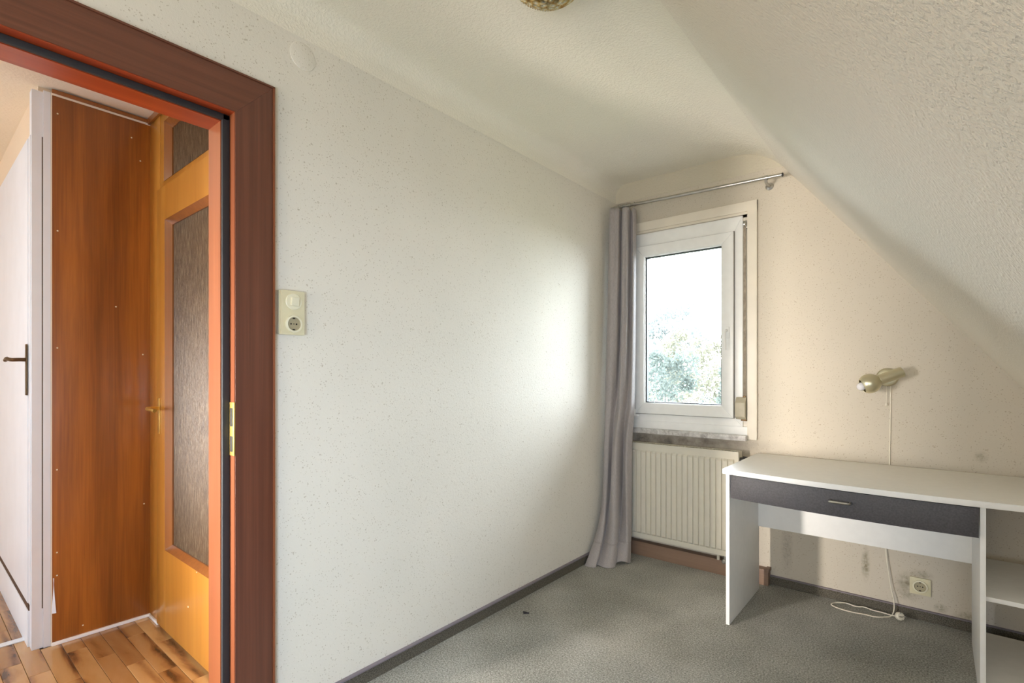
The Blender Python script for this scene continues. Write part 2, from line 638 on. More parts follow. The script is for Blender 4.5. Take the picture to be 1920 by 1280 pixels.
geo = bmesh.ops.extrude_face_region(t, geom=list(t.faces))
for v in [e for e in geo['geom'] if isinstance(e, bmesh.types.BMVert)]:
    x = v.co.x
    v.co.z += 0.10
    v.co.x += 0.06 if x > xk else (-0.03 if x < 0.07 else 0)
bmesh.ops.recalc_face_normals(t, faces=t.faces)
g._merge(t)
build('ceiling', g, M['ceiling'], kind='structure', smooth=40)

xr = 2.50
g = G()
nrm = Vector((math.sin(ang), 0, math.cos(ang)))
g.prism([(xe, ze), (xr, slope_z(xr)), (xr + nrm.x * 0.1, slope_z(xr) + nrm.z * 0.1), (xe + nrm.x * 0.1, ze + nrm.z * 0.1)], 1, YB, 0.0)
build('wall_slope', g, M['slope'], kind='structure', smooth=0, label='sloping attic wall under the roof, coarse woodchip paper')
g = G().box(xr - 0.01, xr + 0.1, YB, 0, -0.1, slope_z(xr) + 0.06)
build('wall_right', g, M['wall_plain'], kind='structure', smooth=0)
g = G().box(-0.11, 2.7, YB - 0.1, YB, -0.1, CEIL + 0.12)
build('wall_back', g, M['wall_plain'], kind='structure', smooth=0)

# carpet skirtings
g = G().box(0, 0.012, -2.352, -0.0, 0, 0.050)
bl = build('baseboard_left', g, M['skirting'], kind='structure', smooth=0)
g = G().box(0, 0.017, -2.352, -0.0, 0.050, 0.056, 0.001)
build('cap_strip', g, M['skirting_lip'], bl, label='mauve grey plastic cap strip')
g = G().box(0.967, 2.49, -0.012, 0, 0, 0.046)
bf = build('baseboard_far', g, M['skirting'], kind='structure', smooth=0)
g = G().box(0.967, 2.49, -0.016, 0, 0.046, 0.051, 0.001)
build('cap_strip', g, M['skirting_lip'], bf, label='mauve grey plastic cap strip')
g = G().box(0.013, 0.967, -0.054, 0, 0, 0.088, 0.003)
pl = build('trim_2', g, M['plinth_wood'], kind='structure', label='brown wooden board along the floor under the radiator')
g = G().box(0.950, 0.972, -0.060, 0, 0.076, 0.094, 0.003)
build('end_cap', g, M['plinth_wood'], pl)

# ------------------------------------------------------------------ room door frame (door_1)
d1 = thing('door_1', (0, -2.9, 0), 'dark mahogany door frame of the open doorway in the left wall', None)
d1['kind'] = 'structure'
CO = -2.352            # outer edge of the right casing
ZO = 2.107
g = G().prism([(DY1 + 0.002, 0), (CO, 0), (CO, ZO), (DY1 + 0.002, DZ + 0.002)], 0, 0.0, 0.018, 0.001)
build('casing', g, M['casing'], d1)
g = G().prism([(DY0 - 0.118, ZO), (CO, ZO), (DY1 + 0.002, DZ + 0.002), (DY0, DZ + 0.002)], 0, 0.0, 0.0178)
build('casing', g, M['casing_h'], d1)
g = G().prism([(DY0, 0), (DY0 - 0.118, 0), (DY0 - 0.118, ZO), (DY0, DZ + 0.002)], 0, 0.0, 0.018, 0.001)
build('casing', g, M['casing'], d1)
# lighter outer edge bead of the casing
g = G().box(0, 0.022, CO, CO + 0.006, 0, ZO + 0.006, 0.001)
build('edge_bead', g, M['lining'], d1)
g = G().box(0, 0.022, DY0 - 0.12, CO + 0.006, ZO, ZO + 0.006, 0.001)
build('edge_bead', g, M['casing_h'], d1)
# rebate, stop and lining
XS = -0.028            # stop face
LY = DY1 - 0.024       # inner face of the lining, right side
LZ = DZ - 0.022
g = G().box(XS, 0.016, DY1, DY1 + 0.03, 0, DZ + 0.02)
build('rebate', g, M['lining'], d1)
g = G().box(XS, 0.016, DY0, DY1, DZ, DZ + 0.03)
build('rebate', g, M['lining_h'], d1)
g = G().box(-0.12, XS, LY, DY1 + 0.03, 0, LZ + 0.001)
build('lining', g, M['lining'], d1)
g = G().box(-0.12, XS, DY0 + 0.02, DY1 + 0.03, LZ, DZ + 0.03)
build('lining', g, M['lining_h'], d1)
g = G().box(-0.12, XS, DY0 - 0.03, DY0 + 0.02, 0, LZ + 0.001)
build('lining', g, M['lining'], d1)
g = G().box(XS, XS + 0.011, LY + 0.002, DY1 - 0.0005, 0, DZ - 0.001, 0.003)
build('rubber_seal', g, M['gasket'], d1)
g = G().box(XS, XS + 0.011, DY0 + 0.02, DY1 - 0.0005, LZ + 0.002, DZ - 0.001, 0.003)
build('rubber_seal', g, M['gasket'], d1)
g = G().box(XS + 0.012, 0.019, DY1 - 0.003, DY1 + 0.001, 0.925, 1.090, 0.001)
sp = build('strike_plate', g, M['brass'], d1, label='brass strike plate')
g = G().box(XS + 0.022, 0.009, DY1 - 0.0045, DY1 - 0.0025, 1.015, 1.072, 0.0005)
g.box(XS + 0.022, 0.009, DY1 - 0.0045, DY1 - 0.0025, 0.937, 0.985, 0.0005)
build('latch_holes', g, M['socket_dark'], sp)
# casing on the hall side
g = G().box(-0.135, -0.11, LY + 0.012, LY + 0.10, 0, LZ + 0.09, 0.002)
g.box(-0.135, -0.11, DY0 - 0.08, DY0 + 0.01, 0, LZ + 0.09, 0.002)
g.box(-0.135, -0.11, DY0 - 0.08, LY + 0.10, LZ + 0.012, LZ + 0.10, 0.002)
build('hall_casing', g, M['lining'], d1)
# threshold under the frame
g = G().box(-0.12, 0.0, DY0 - 0.03, DY1 + 0.03, -0.02, 0.004, 0.001)
build('threshold', g, M['lining_h'], d1)

# ------------------------------------------------------------------ hall
HX = -1.264            # plane of the wooden panel
HY = -2.345            # plane of the glazed hall door
HL = -2.75             # left end wall of the hall
HYB = -6.4
WDY = -2.745           # wall plane of the white door
fl = build('floor_hall', G().box(HL, -0.10, HYB, HY + 0.12, -0.1, -0.006), M['gap'], kind='structure', smooth=0,
           label='walnut strip laminate floor of the hall')
PW = 0.0662
plank_meshes = {}
rnd = random.Random(3)


def plank(x0, x1, y0, y1):
    key = round(x1 - x0, 3), round(y1 - y0, 3)
    if key not in plank_meshes:
        q = G().box(-key[0] / 2 + 0.0006, key[0] / 2 - 0.0006, -key[1] / 2 + 0.0006, key[1] / 2 - 0.0006, -0.006, 0.0, 0.0008, 1)
        me = bpy.data.meshes.new('plank')
        q.b.to_mesh(me)
        q.b.free()
        me.materials.append(M['plank'])
        plank_meshes[key] = me
    o = bpy.data.objects.new('plank', plank_meshes[key])
    COL.objects.link(o)
    o.parent = fl
    o.location = ((x0 + x1) / 2, (y0 + y1) / 2, 0)


row = 0
y1 = HY + 0.0
while y1 > -3.75:
    y0 = y1 - PW
    x = -0.125 - 0.06
    right = -0.125
    cuts = []
    xx = -0.10 - ((row * 0.155) % 0.42)
    pts = [right]
    lim = HX if y1 > WDY + 0.02 else HL
    while xx > lim + 0.05:
        if right - xx > 0.06:
            pts.append(xx)
        xx -= 0.42
    pts.append(lim)
    for b, a in zip(pts, pts[1:]):
        plank(a, b, y0, y1)
    y1 = y0
    row += 1
# planks of the part never seen closely, joined
g = G()
while y1 > HYB + 0.02:
    y0 = y1 - PW
    g.box(HL, -0.125, y0 + 0.0006, y1 - 0.0006, -0.006, 0.0)
    y1 = y0
q = build('plank_rows', g, M['plank'], fl, smooth=0, kind='stuff')

g = G()
g.box(HL, HX - 0.03, WDY + 0.0, WDY + 0.1, -0.1, HC)                      # wall of the white door
build('wall_hall', g, M['hall_wall'], kind='structure', smooth=0, label='cream hall wall around the white door')
g = G().box(HX - 0.1, HX - 0.024, WDY + 0.1, HY + 0.1, -0.1, HC)
build('wall_hall_side', g, M['hall_wall'], kind='structure', smooth=0, label='hall wall behind the wooden panel')
g = G().box(HL - 0.1, HL, HYB, WDY + 0.1, -0.1, HC)
build('wall_hall_left', g, M['hall_wall'], kind='structure', smooth=0, label='tan end wall of the hall')
g = G().box(HL - 0.1, 0, HYB - 0.1, HYB, -0.1, HC)
build('wall_hall_back', g, M['hall_wall'], kind='structure', smooth=0, label='rear wall of the hall')
g = G().box(-0.11, 0, HYB, YB, -0.1, HC)
build('wall_hall_right', g, M['hall_wall'], kind='structure', smooth=0, label='hall wall beyond the room')
g = G().box(HL - 0.1, -0.11, HYB - 0.1, HY + 1.7, HC, HC + 0.08)
build('ceiling_hall', g, M['hall_ceiling'], kind='structure', smooth=0, label='cream ceiling of the hall')

# wooden panel with trim and screws
p = thing('wood_panel', (HX, -2.52, 0), 'tall orange brown wooden panel on the hall wall, left of the glazed door', 'panel')
g = G().box(HX - 0.016, HX, -2.706, HY + 0.002, 0.012, 2.392, 0.001)
build('board', g, M['panel'], p)
g = G().box(HX, HX + 0.010, -2.706, HY, 2.392, 2.408, 0.003)
build('top_moulding', g, M['door_bead'], p)
g = G().box(HX, HX + 0.004, -2.706, HY, 2.383, 2.392, 0.001)
build('chipped_edge', g, M['cream_paint'], p, label='pale chipped paint edge')
g = G().box(HX - 0.01, HX + 0.009, -2.706, HY, 0.0, 0.014, 0.003)
build('bottom_strip', g, M['upvc'], p, label='pale sealing strip along the floor')
scr = None
for (yy, zz) in ((-2.686, 2.31), (-2.686, 1.80), (-2.687, 1.29), (-2.688, 0.76), (-2.688, 0.40), (-2.688, 0.30), (-2.385, 2.20),
                 (-2.375, 1.27), (-2.37, 0.55), (-2.48, 1.49), (-2.42, 2.30), (-2.60, 0.05)):
    if scr is None:
        q = G().lathe([(0, 0.0022), (0.0028, 0.0016), (0.0034, 0.0)], (0, 0, 0), (1, 0, 0), 8)
        scr = build('screw_cap', q, M['ivory_plastic'], p)
        o = scr
    else:
        o = scr.copy()
        COL.objects.link(o)
        o.parent = p
    o.location = Vector((HX, yy, zz)) - Vector(p['_o'])
    o.data = scr.data
# first cap was built at world origin: shift its mesh back
for v in scr.data.vertices:
    v.co += Vector(p['_o'])

# white post at the end of the panel
g = G().box(HX - 0.062, HX - 0.012, -2.768, -2.708, 0.0, 2.39, 0.002)
g.box(HX - 0.012, HX - 0.004, -2.732, -2.708, 0.0, 2.395, 0.002)
po = build('trim_3', g, M['white_gloss'], kind='structure', label='white painted post between the white door and the wooden panel')
g = G().box(HX - 0.003, HX + 0.001, -2.7085, -2.704, 0.0, 2.395)
build('caulk_line', g, M['cream_paint'], po)
g = G().box(HX - 0.013, HX - 0.011, -2.7355, -2.7320, 0.17, 2.195)
build('door_gap', g, M['gap'], po, label='dark gap line beside the white door')
g = G()
g.grid([[(HX + 0.0012, -2.706 + 0.001 * k, 0.14 + 0.019 * k), (HX + 0.0022 + 0.0008 * (8 - k), -2.692 - 0.0012 * k, 0.14 + 0.019 * k)] for k in range(9)], 0.0012)
build('peeling_strip', g, M['white_gloss'], po, label='strip of white paint peeling off over the panel')

# white door (door_3)
d3 = thing('door_3', (-1.8, -2.77, 0), 'white painted door with bronze handle beside the wooden panel', None)
d3['kind'] = 'structure'
g = G().box(-2.27, HX - 0.0635, -2.775, -2.742, 0.19, 2.19, 0.004)
build('leaf', g, M['white_gloss'], d3)
g = G().box(HX - 0.062, HX - 0.022, -2.772, -2.745, 0.19, 2.195, 0.003)
build('leaf_edge', g, M['white_gloss'], d3)
g = G().box(-2.40, HX - 0.064, -2.775, -2.745, 0.0, 0.158, 0.003)
build('kick_board', g, M['white_gloss'], d3)
g = G().box(-2.40, HX - 0.064, -2.7715, -2.745, 0.156, 0.193)
build('gap_strip', g, M['gap'], d3, label='dark gap above the kick board')
g = G().box(-1.345, -1.318, -2.780, -2.775, 1.085, 1.305, 0.002)
hp = build('handle_plate', g, M['bronze'], d3, label='bronze handle plate')
g = G().tube(catmull([(-1.332, -2.778, 1.238), (-1.332, -2.80, 1.238), (-1.335, -2.822, 1.237), (-1.36, -2.83, 1.24), (-1.39, -2.832, 1.243), (-1.42, -2.833, 1.236)], 5),
             0.008, 8, radii=None)
build('lever', g, M['bronze'], hp)

# white strip standing in for a sliver of sunlight on the hall floor
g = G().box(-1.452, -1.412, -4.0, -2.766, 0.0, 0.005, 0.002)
build('sun_sliver', g, M['white_gloss'], kind='structure', label='white strip painted as a sliver of sunlight across the hall floor')

# glazed hall door (door_2)
d2 = thing('door_2', (-0.75, HY, 0), 'golden brown hall door with ribbed glass and brass handle', None)
d2['kind'] = 'structure'
LX0, LX1 = -1.118, -0.30
g = G()
g.box(HX, LX0 - 0.004, HY, HY + 0.06, 0.0, HC, 0.0015)               # left jamb
g.box(LX1 + 0.004, -0.11, HY, HY + 0.06, 0.0, HC, 0.0015)
build('jamb', g, M['door_wood'], d2)
g = G().box(LX0 - 0.004, LX1 + 0.004, HY + 0.002, HY + 0.06, 2.036, 2.068, 0.001)
g.box(LX0 - 0.004, LX1 + 0.004, HY + 0.002, HY + 0.06, 2.345, HC, 0.001)
g.box(LX0 - 0.004, LX0 + 0.05, HY + 0.002, HY + 0.06, 2.068, 2.345, 0.001)
g.box(LX1 - 0.05, LX1 + 0.004, HY + 0.002, HY + 0.06, 2.068, 2.345, 0.001)
build('transom_frame', g, M['door_wood'], d2)
g = G().box(HX, -0.11, HY - 0.012, HY, 2.385, HC, 0.003)
build('top_moulding', g, M['door_bead'], d2)
g = G()
GX0, GX1, GZ0, GZ1 = -1.000, -0.42, 0.382, 1.874
yb0, yb1 = HY - 0.014, HY + 0.03
g.box(LX0, GX0, yb0, yb1, 0.016, 2.030, 0.0015)
g.box(GX1, LX1, yb0, yb1, 0.016, 2.030, 0.0015)
g.box(GX0, GX1, yb0, yb1, 0.016, GZ0, 0.0)
g.box(GX0, GX1, yb0, yb1, GZ1, 2.030, 0.0)
lf = build('leaf', g, M['door_wood'], d2)


def bead(x0, x1, z0, z1, w, yf, yk, parent, mat):
    """bevelled bead ring inside the rectangle"""
    g = G()
    o = [(x0, z0), (x1, z0), (x1, z1), (x0, z1)]
    i = [(x0 + w, z0 + w), (x1 - w, z0 + w), (x1 - w, z1 - w), (x0 + w, z1 - w)]
    O = [g.b.verts.new((a, yf, b)) for a, b in o]
    I = [g.b.verts.new((a, yk, b)) for a, b in i]
    J = [g.b.verts.new((a, yk + 0.012, b)) for a, b in i]
    for k in range(4):
        j = (k + 1) % 4
        g.b.faces.new((O[k], O[j], I[j], I[k]))
        g.b.faces.new((I[k], I[j], J[j], J[k]))
    bmesh.ops.recalc_face_normals(g.b, faces=g.b.faces)
    return build('glazing_bead', g, mat, parent, smooth=0)


bead(GX0, GX1, GZ0, GZ1, 0.022, yb0 - 0.002, HY + 0.008, lf, M['door_bead'])


def reeds(x0, x1, z0, z1, y, name, parent):
    g = G()
    n = int((x1 - x0) / 0.0055)
    for yy, sgn in ((y, -1),):
        a, b = [], []
        for k in range(n * 2 + 1):
            xx = x0 + (x1 - x0) * k / (n * 2)
            dy = 0.0011 * (1 if k % 2 else -1)
            a.append((xx, yy + dy * sgn, z0))
            b.append((xx, yy + dy * sgn, z1))
        g.grid([a, b])
        c = [(x0, yy + 0.006, z0), (x1, yy + 0.006, z0)]
        d = [(x0, yy + 0.006, z1), (x1, yy + 0.006, z1)]
        g.grid([d, c])
    return build(name, g, M['reeded'], parent, smooth=60)


reeds(GX0 + 0.021, GX1 - 0.021, GZ0 + 0.021, GZ1 - 0.021, HY + 0.014, 'pane', lf)
TX0, TX1 = LX0 + 0.05, LX1 - 0.05
tb = bead(TX0, TX1, 2.068, 2.345, 0.028, HY + 0.001, HY + 0.026, d2, M['door_bead'])
reeds(TX0 + 0.027, TX1 - 0.027, 2.095, 2.318, HY + 0.032, 'transom_pane', d2)
g = G().box(LX0 + 0.028, LX0 + 0.052, yb0 - 0.004, yb0, 0.900, 1.065, 0.0015)
hp = build('handle_plate', g, M['brass'], lf, label='brass handle plate')
g = G().tube(catmull([(-1.078, yb0 - 0.003, 1.018), (-1.078, yb0 - 0.025, 1.018), (-1.076, yb0 - 0.045, 1.018), (-1.050, yb0 - 0.050, 1.019), (-0.99, yb0 - 0.052, 1.018), (-0.965, yb0 - 0.049, 1.014)], 5),
             0.008, 10, radii=[0.0085] * 8 + [0.0095] * 10 + [0.0085] * 8)
build('lever', g, M['brass'], lf)
q = G().lathe([(0, 0.002), (0.0035, 0.0015), (0.004, 0.0)], (-0.715, yb0, 0.208), (0, -1, 0), 8)
q.lathe([(0, 0.002), (0.0025, 0.0015), (0.003, 0.0)], (-0.62, yb0, 0.375), (0, -1, 0), 8)
build('screw_caps', q, M['ivory_plastic'], lf)
# sealing bits at the foot of the jamb
g = G().box(HX + 0.01, LX0 - 0.01, HY - 0.010, HY, 0.0, 0.012, 0.002)
build('floor_strip', g, M['upvc'], d2)

# room behind the glazed door
g = G()
g.box(HX - 0.1, HX, HY + 0.1, -0.7, -0.1, HC)
g.box(HX - 0.1, -0.11, -0.75, -0.65, -0.1, HC)
g.box(HX, -0.11, HY + 0.12, -0.7, -0.1, 0.0)
build('wall_side_room', g, M['hall_wall'], kind='structure', smooth=0, label='walls of the room behind the ribbed glass door')

# ------------------------------------------------------------------ window_1
w = thing('window_1', (0.47, 0.0, 0.82), 'white plastic window in a cream surround on the far wall', None)
w['kind'] = 'structure'
# cream surround (top board, right board, left board)
g = G().box(0.02, 0.8985, -0.014, 0.0, WZ1 - 0.001, 2.167, 0.0015)
build('surround', g, M['cream_paint'], w)
g = G().box(WX1 - 0.002, 0.8985, -0.0145, 0.0, 0.800, 2.1675, 0.0015)
build('surround', g, M['cream_paint'], w)
g = G().box(0.02, WX0 + 0.002, -0.0145, 0.0, 0.824, 2.1675, 0.0015)
build('surround', g, M['cream_paint'], w)
g = G().box(0.05, WX1, -0.006, 0.0, 2.102, 2.113)
g.box(0.05, WX1, -0.0105, -0.002, 2.096, 2.103, 0.001)
build('shutter_slot', g, M['cream_paint'], w)
# outer frame
FX0, FX1, FZ0, FZ1 = 0.085, 0.819, 0.868, 2.094
SX0, SX1, SZ0, SZ1 = 0.155, 0.771, 0.918, 2.008


def frame(g, x0, x1, z0, z1, wl_, wr, wb, wt, y0, y1, bev):
    """four mitred members, front face y0, rear y1"""
    o = [(x0, z0), (x1, z0), (x1, z1), (x0, z1)]
    i = [(x0 + wl_, z0 + wb), (x1 - wr, z0 + wb), (x1 - wr, z1 - wt), (x0 + wl_, z1 - wt)]
    for k in range(4):
        j = (k + 1) % 4
        g.prism([o[k], o[j], i[j], i[k]], 1, y0, y1, bev)


g = G()
frame(g, FX0, FX1, FZ0, FZ1, 0.08, 0.055, 0.06, 0.095, 0.002, 0.075, 0.002)
build('outer_frame', g, M['upvc'], w)
g = G()
frame(g, SX0, SX1, SZ0, SZ1, 0.056, 0.064, 0.066, 0.066, -0.018, 0.062, 0.003)
sash = build('sash', g, M['upvc'], w)
g = G()
frame(g, SX0 + 0.053, SX1 - 0.061, SZ0 + 0.063, SZ1 - 0.063, 0.008, 0.008, 0.008, 0.008, -0.010, 0.030, 0.002)
build('glazing_bead', g, M['upvc'], sash)
g = G()
frame(g, SX0 + 0.0600, SX1 - 0.068, SZ0 + 0.070, SZ1 - 0.070, 0.008, 0.008, 0.007, 0.007, 0.008, 0.034, 0.0)
build('gasket', g, M['gasket'], sash, smooth=0)
g = G().box(SX0 + 0.05, SX1 - 0.058, 0.032, 0.036, SZ0 + 0.06, SZ1 - 0.06)
build('pane', g, M['glass'], sash, smooth=0)
g = G().box(FX1 - 0.01, WX1 + 0.01, 0.010, 0.075, FZ0 - 0.02, WZ1 + 0.01)
g.box(0.06, WX1, 0.010, 0.075, FZ1 - 0.01, WZ1 + 0.01)
build('strap_channel', g, M['cream_paint'], w)
g = G()
frame(g, SX0 - 0.0035, SX1 + 0.0035, SZ0 - 0.0035, SZ1 + 0.0035, 0.006, 0.006, 0.006, 0.006, -0.004, 0.004, 0.0)
build('sash_shade_line', g, M['gap_shade'], w, smooth=0)  # thin grey strip drawn in for the shade between sash and frame
# handle
HXc = 0.737
g = G().box(HXc - 0.014, HXc + 0.014, -0.026, -0.018, 1.385, 1.452, 0.004)
wh = build('handle_base', g, M['upvc'], sash)
g = G().tube(catmull([(HXc, -0.022, 1.430), (HXc, -0.045, 1.430), (HXc - 0.002, -0.056, 1.420), (HXc - 0.002, -0.058, 1.39), (HXc - 0.001, -0.058, 1.35), (HXc, -0.057, 1.315)], 5), 0.008, 10)
build('handle', g, M['upvc'], sash)
# hinge at the lower left
g = G().tube([(SX0 - 0.006, -0.022, 0.895), (SX0 - 0.006, -0.022, 0.945)], 0.008, 10).box(SX0 - 0.02, SX0 + 0.02, -0.028, 0.0, 0.898, 0.912, 0.003)
build('hinge', g, M['upvc'], w)
# lower apron below the frame and sill
g = G().box(0.05, WX1, -0.004, 0.06, 0.822, 0.870, 0.001)
build('apron', g, M['upvc'], w)
g = G().box(0.10, 0.847, -0.046, 0.05, 0.792, 0.8225, 0.002)
build('window_sill', g, M['sill'], w, label='grey marble sill')
# outer roller shutter box edge and outside reveal
g = G().box(WX0 - 0.05, WX1 + 0.05, 0.20, 0.33, 2.10, 2.40)
build('shutter_box', g, M['cream_paint'], w)
g = G().box(0.0, 0.95, 0.08, 0.36, 0.74, 0.80, 0.002)
build('outer_sill', g, M['sill'], w)

# shutter strap
st = thing('shutter_strap', (0.826, -0.005, 0.9), 'grey roller shutter strap with beige winder box on the right of the window frame', 'shutter strap')
g = G().box(0.8265, 0.8405, -0.014, -0.0125, 1.03, 2.035)
build('strap', g, M['strap'], st, smooth=0)
g = G().lathe([(0.0, -0.008), (0.013, -0.008), (0.0165, -0.004), (0.0165, 0.004), (0.013, 0.008), (0, 0.008)], (0.836, -0.016, 2.038), (1, 0, 0), 16)
g.box(0.823, 0.849, -0.010, 0.002, 2.016, 2.060, 0.003)
build('guide_roller', g, M['steel'], st)
g = G().prism([(-0.002, 0.912), (-0.022, 0.915), (-0.040, 0.930), (-0.042, 1.010), (-0.018, 1.040), (-0.002, 1.042)], 0, 0.787, 0.842, 0.003)
wb = build('winder_box', g, M['grey_plastic'], st, label='beige plastic winder box')
g = G().box(0.824, 0.842, -0.018, -0.010, 1.040, 1.050, 0.002)
build('slot_guide', g, M['bronze'], wb)
g = G().box(0.812, 0.845, -0.012, 0.002, 0.904, 0.914, 0.002)
build('mounting_tab', g, M['bronze'], wb)

# ------------------------------------------------------------------ curtain rod and curtain
cr = thing('curtain_rod', (0.5, -0.08, 2.262), 'thin silver metal curtain rod above the window', 'curtain rod')
ra, rb = Vector((0.012, -0.08, 2.278)), Vector((1.041, -0.08, 2.252))
build('rod', G().tube([ra, rb], 0.0095, 12), M['steel'], cr)
d = (rb - ra).normalized()
build('end_cap', G().lathe([(0, 0), (0.0105, 0), (0.0105, 0.006), (0, 0.006)], rb, d, 12), M['gasket'], cr)


def bracket(x):
    z = ra.z + (x - ra.x) * (rb.z - ra.z) / (rb.x - ra.x)
    g = G().lathe([(0.0, 0.0), (0.021, 0.0), (0.021, 0.004), (0.014, 0.009), (0.009, 0.012), (0.009, 0.055), (0, 0.055)], (x, 0, z - 0.025), (0, -1, 0), 16)
    g.tube([(x, -0.05, z - 0.028), (x, -0.080, z - 0.022), (x, -0.080, z - 0.006)], 0.008, 8)
    g.lathe([(0.0105, -0.008), (0.013, -0.008), (0.013, 0.008), (0.0105, 0.008)], (x, -0.08, z), d, 14, closed=True)
    build('bracket', g, M['steel'], cr)


bracket(0.962)
bracket(0.10)

cu = thing('curtain', (0.11, -0.15, 0), 'long grey satin curtain bunched in the corner left of the window', 'curtain')
ZT = 2.262
keysA = [(0.0, (0.026, -0.445)), (0.06, (0.026, -0.390)), (0.17, (0.026, -0.305)), (0.33, (0.025, -0.240)), (0.6, (0.023, -0.205)), (1.2, (0.022, -0.175)), (2.26, (0.024, -0.130))]
keysB = [(0.0, (0.222, -0.215)), (0.08, (0.212, -0.192)), (0.3, (0.202, -0.168)), (0.75, (0.198, -0.150)), (1.0, (0.196, -0.112)), (2.26, (0.192, -0.078))]


def hermite(keys, t):
    """smooth curve through non-uniform keys"""
    n = len(keys)
    if t <= keys[0][0]:
        return keys[0][1]
    if t >= keys[-1][0]:
        return keys[-1][1]
    k = max(q for q in range(n - 1) if keys[q][0] <= t)

    def tan(q):
        a, b = keys[max(q - 1, 0)], keys[min(q + 1, n - 1)]
        return [(v - u) / (b[0] - a[0]) for u, v in zip(a[1], b[1])]
    (ta, va), (tb, vb) = keys[k], keys[k + 1]
    h = tb - ta
    f = (t - ta) / h
    f2, f3 = f * f, f * f * f
    return tuple(a * (2 * f3 - 3 * f2 + 1) + m0 * h * (f3 - 2 * f2 + f) + b * (3 * f2 - 2 * f3) + m1 * h * (f3 - f2)
                 for a, b, m0, m1 in zip(va, vb, tan(k), tan(k + 1)))


# fold profile: position along the bunched width and how far each fold stands out, at four heights
FS = [(0.0, (0, .07, .19, .27, .34, .46, .58, .66, .73, .86, 1.0)),
      (0.45, (0, .07, .18, .27, .34, .46, .58, .66, .74, .86, 1.0)),
      (1.3, (0, .06, .22, .38, .45, .52, .62, .71, .78, .89, 1.0)),
      (2.26, (0, .06, .22, .40, .47, .53, .64, .75, .81, .90, 1.0))]
FO = [(0.0, (0.000, .018, .030, .004, .034, .058, .040, .010, .014, .022, .0)),
      (0.25, (0.000, .022, .030, -.012, .038, .066, .040, -.012, .006, .024, .0)),
      (0.6, (0.000, .022, .022, -.014, .040, .055, .040, -.012, .020, .030, .0)),
      (1.3, (0.000, .034, .042, .036, -.006, .036, .040, .034, -.008, .026, .0)),
      (2.26, (0.000, .038, .044, .040, .000, .036, .040, .034, .000, .026, .0))]
rows = []
NS, NZ = 140, 110
for iz in range(NZ + 1):
    z = 0.003 + (ZT - 0.02) * (iz / NZ) ** 1.3
    A = Vector(hermite(keysA, z))
    B = Vector(hermite(keysB, z))
    D = B - A
    nn = Vector((D.y, -D.x)).normalized()
    if nn.y > 0:
        nn = -nn
    fo = list(zip(hermite(FS, z), [(v,) for v in hermite(FO, z)]))
    row = []
    for k in range(NS + 1):
        s = k / NS
        off = 1.25 * hermite(fo, s)[0]
        off += 0.0035 * math.sin(23 * s + 2.2 * z) + 0.003 * math.sin(11 * s - 5 * z)
        pnt = A + D * s + nn * off
        zz = z
        low = max(0.0, 1 - z / 0.2) ** 2
        zz += low * 0.020 * max(0.0, math.sin(math.pi * (s - 0.60) / 0.36)) if s > 0.6 else 0.0
        if z > 2.19:
            zz = z - 0.35 * max(0.0, 0.03 - off) * (z - 2.19) / 0.06
        row.append((max(0.019, pnt.x), min(-0.030, pnt.y), zz))
    rows.append(row)
g = G().grid(rows, 0.0015)
build('panel', g, M['curtain'], cu, smooth=180)
# hem band
g = G()
g.grid([[(p[0] * 1.0 + 0.001, p[1] - 0.003, p[2] + 0.0) for p in rows[q]] for q in range(0, 13)], 0.0012)
build('hem', g, M['curtain'], cu, smooth=180)
ring0 = None
for k in range(6):
    x = 0.032 + 0.029 * k
    z = ra.z + (x - ra.x) * (rb.z - ra.z) / (rb.x - ra.x)
    if ring0 is None:
        n = 14
        prof = [(0.0125 + 0.0022 * math.cos(2 * math.pi * j / 6), 0.0022 * math.sin(2 * math.pi * j / 6)) for j in range(6)]
        q = G().lathe(prof, cu['_o'], (1, 0.25, 0), n, closed=True)
        ring0 = build('eyelet', q, M['steel'], cu, smooth=60)
        o = ring0
    else:
        o = ring0.copy()
        COL.objects.link(o)
        o.parent = cu
    o.location = Vector((x, -0.08, z)) - Vector(cu['_o'])

# ------------------------------------------------------------------ radiator
r = thing('radiator', (0.45, -0.07, 0.12), 'cream ribbed panel radiator under the window', 'radiator')
RX0, RX1, RZ0, RZ1, RY = 0.115, 0.823, 0.128, 0.735, -0.105
g = G()
pts = []
pitch = 0.0333
nrib = int((RX1 - RX0 - 0.03) / pitch)
x0 = RX0 + ((RX1 - RX0) - nrib * pitch) / 2
cols = [(RX0, 0.0)]
for k in range(nrib):
    c = x0 + pitch * (k + 0.5)
    for dx, dd in ((-0.0135, 0), (-0.0110, 0.010), (0.0110, 0.010), (0.0135, 0)):
        cols.append((c + dx, dd))
cols.append((RX1, 0.0))
zs = [(RZ0, 0.0), (RZ0 + 0.030, 0.0), (RZ0 + 0.040, 1.0), (RZ1 - 0.058, 1.0), (RZ1 - 0.046, 0.0), (RZ1, 0.0)]
rowsr = [[(x, RY + 0.011 - dd * q, z) for x, dd in cols] for z, q in zs]
g.grid(rowsr, 0.002)
g.box(RX0, RX1, RY + 0.012, RY + 0.050, RZ0, RZ1 - 0.008, 0.004)
build('ribbed_panel', g, M['radiator'], r, smooth=25)
g = G().box(RX0 - 0.002, RX0 + 0.003, RY + 0.002, -0.035, RZ0 + 0.004, RZ1, 0.001)
build('side_cover', g, M['radiator'], r)
g = G().box(RX1 - 0.003, RX1 + 0.002, RY + 0.002, -0.035, RZ0 + 0.004, RZ1, 0.001)
build('side_cover', g, M['radiator'], r)
g = G().box(RX0, RX1, RY + 0.002, RY + 0.010, RZ1 - 0.006, RZ1, 0.001)
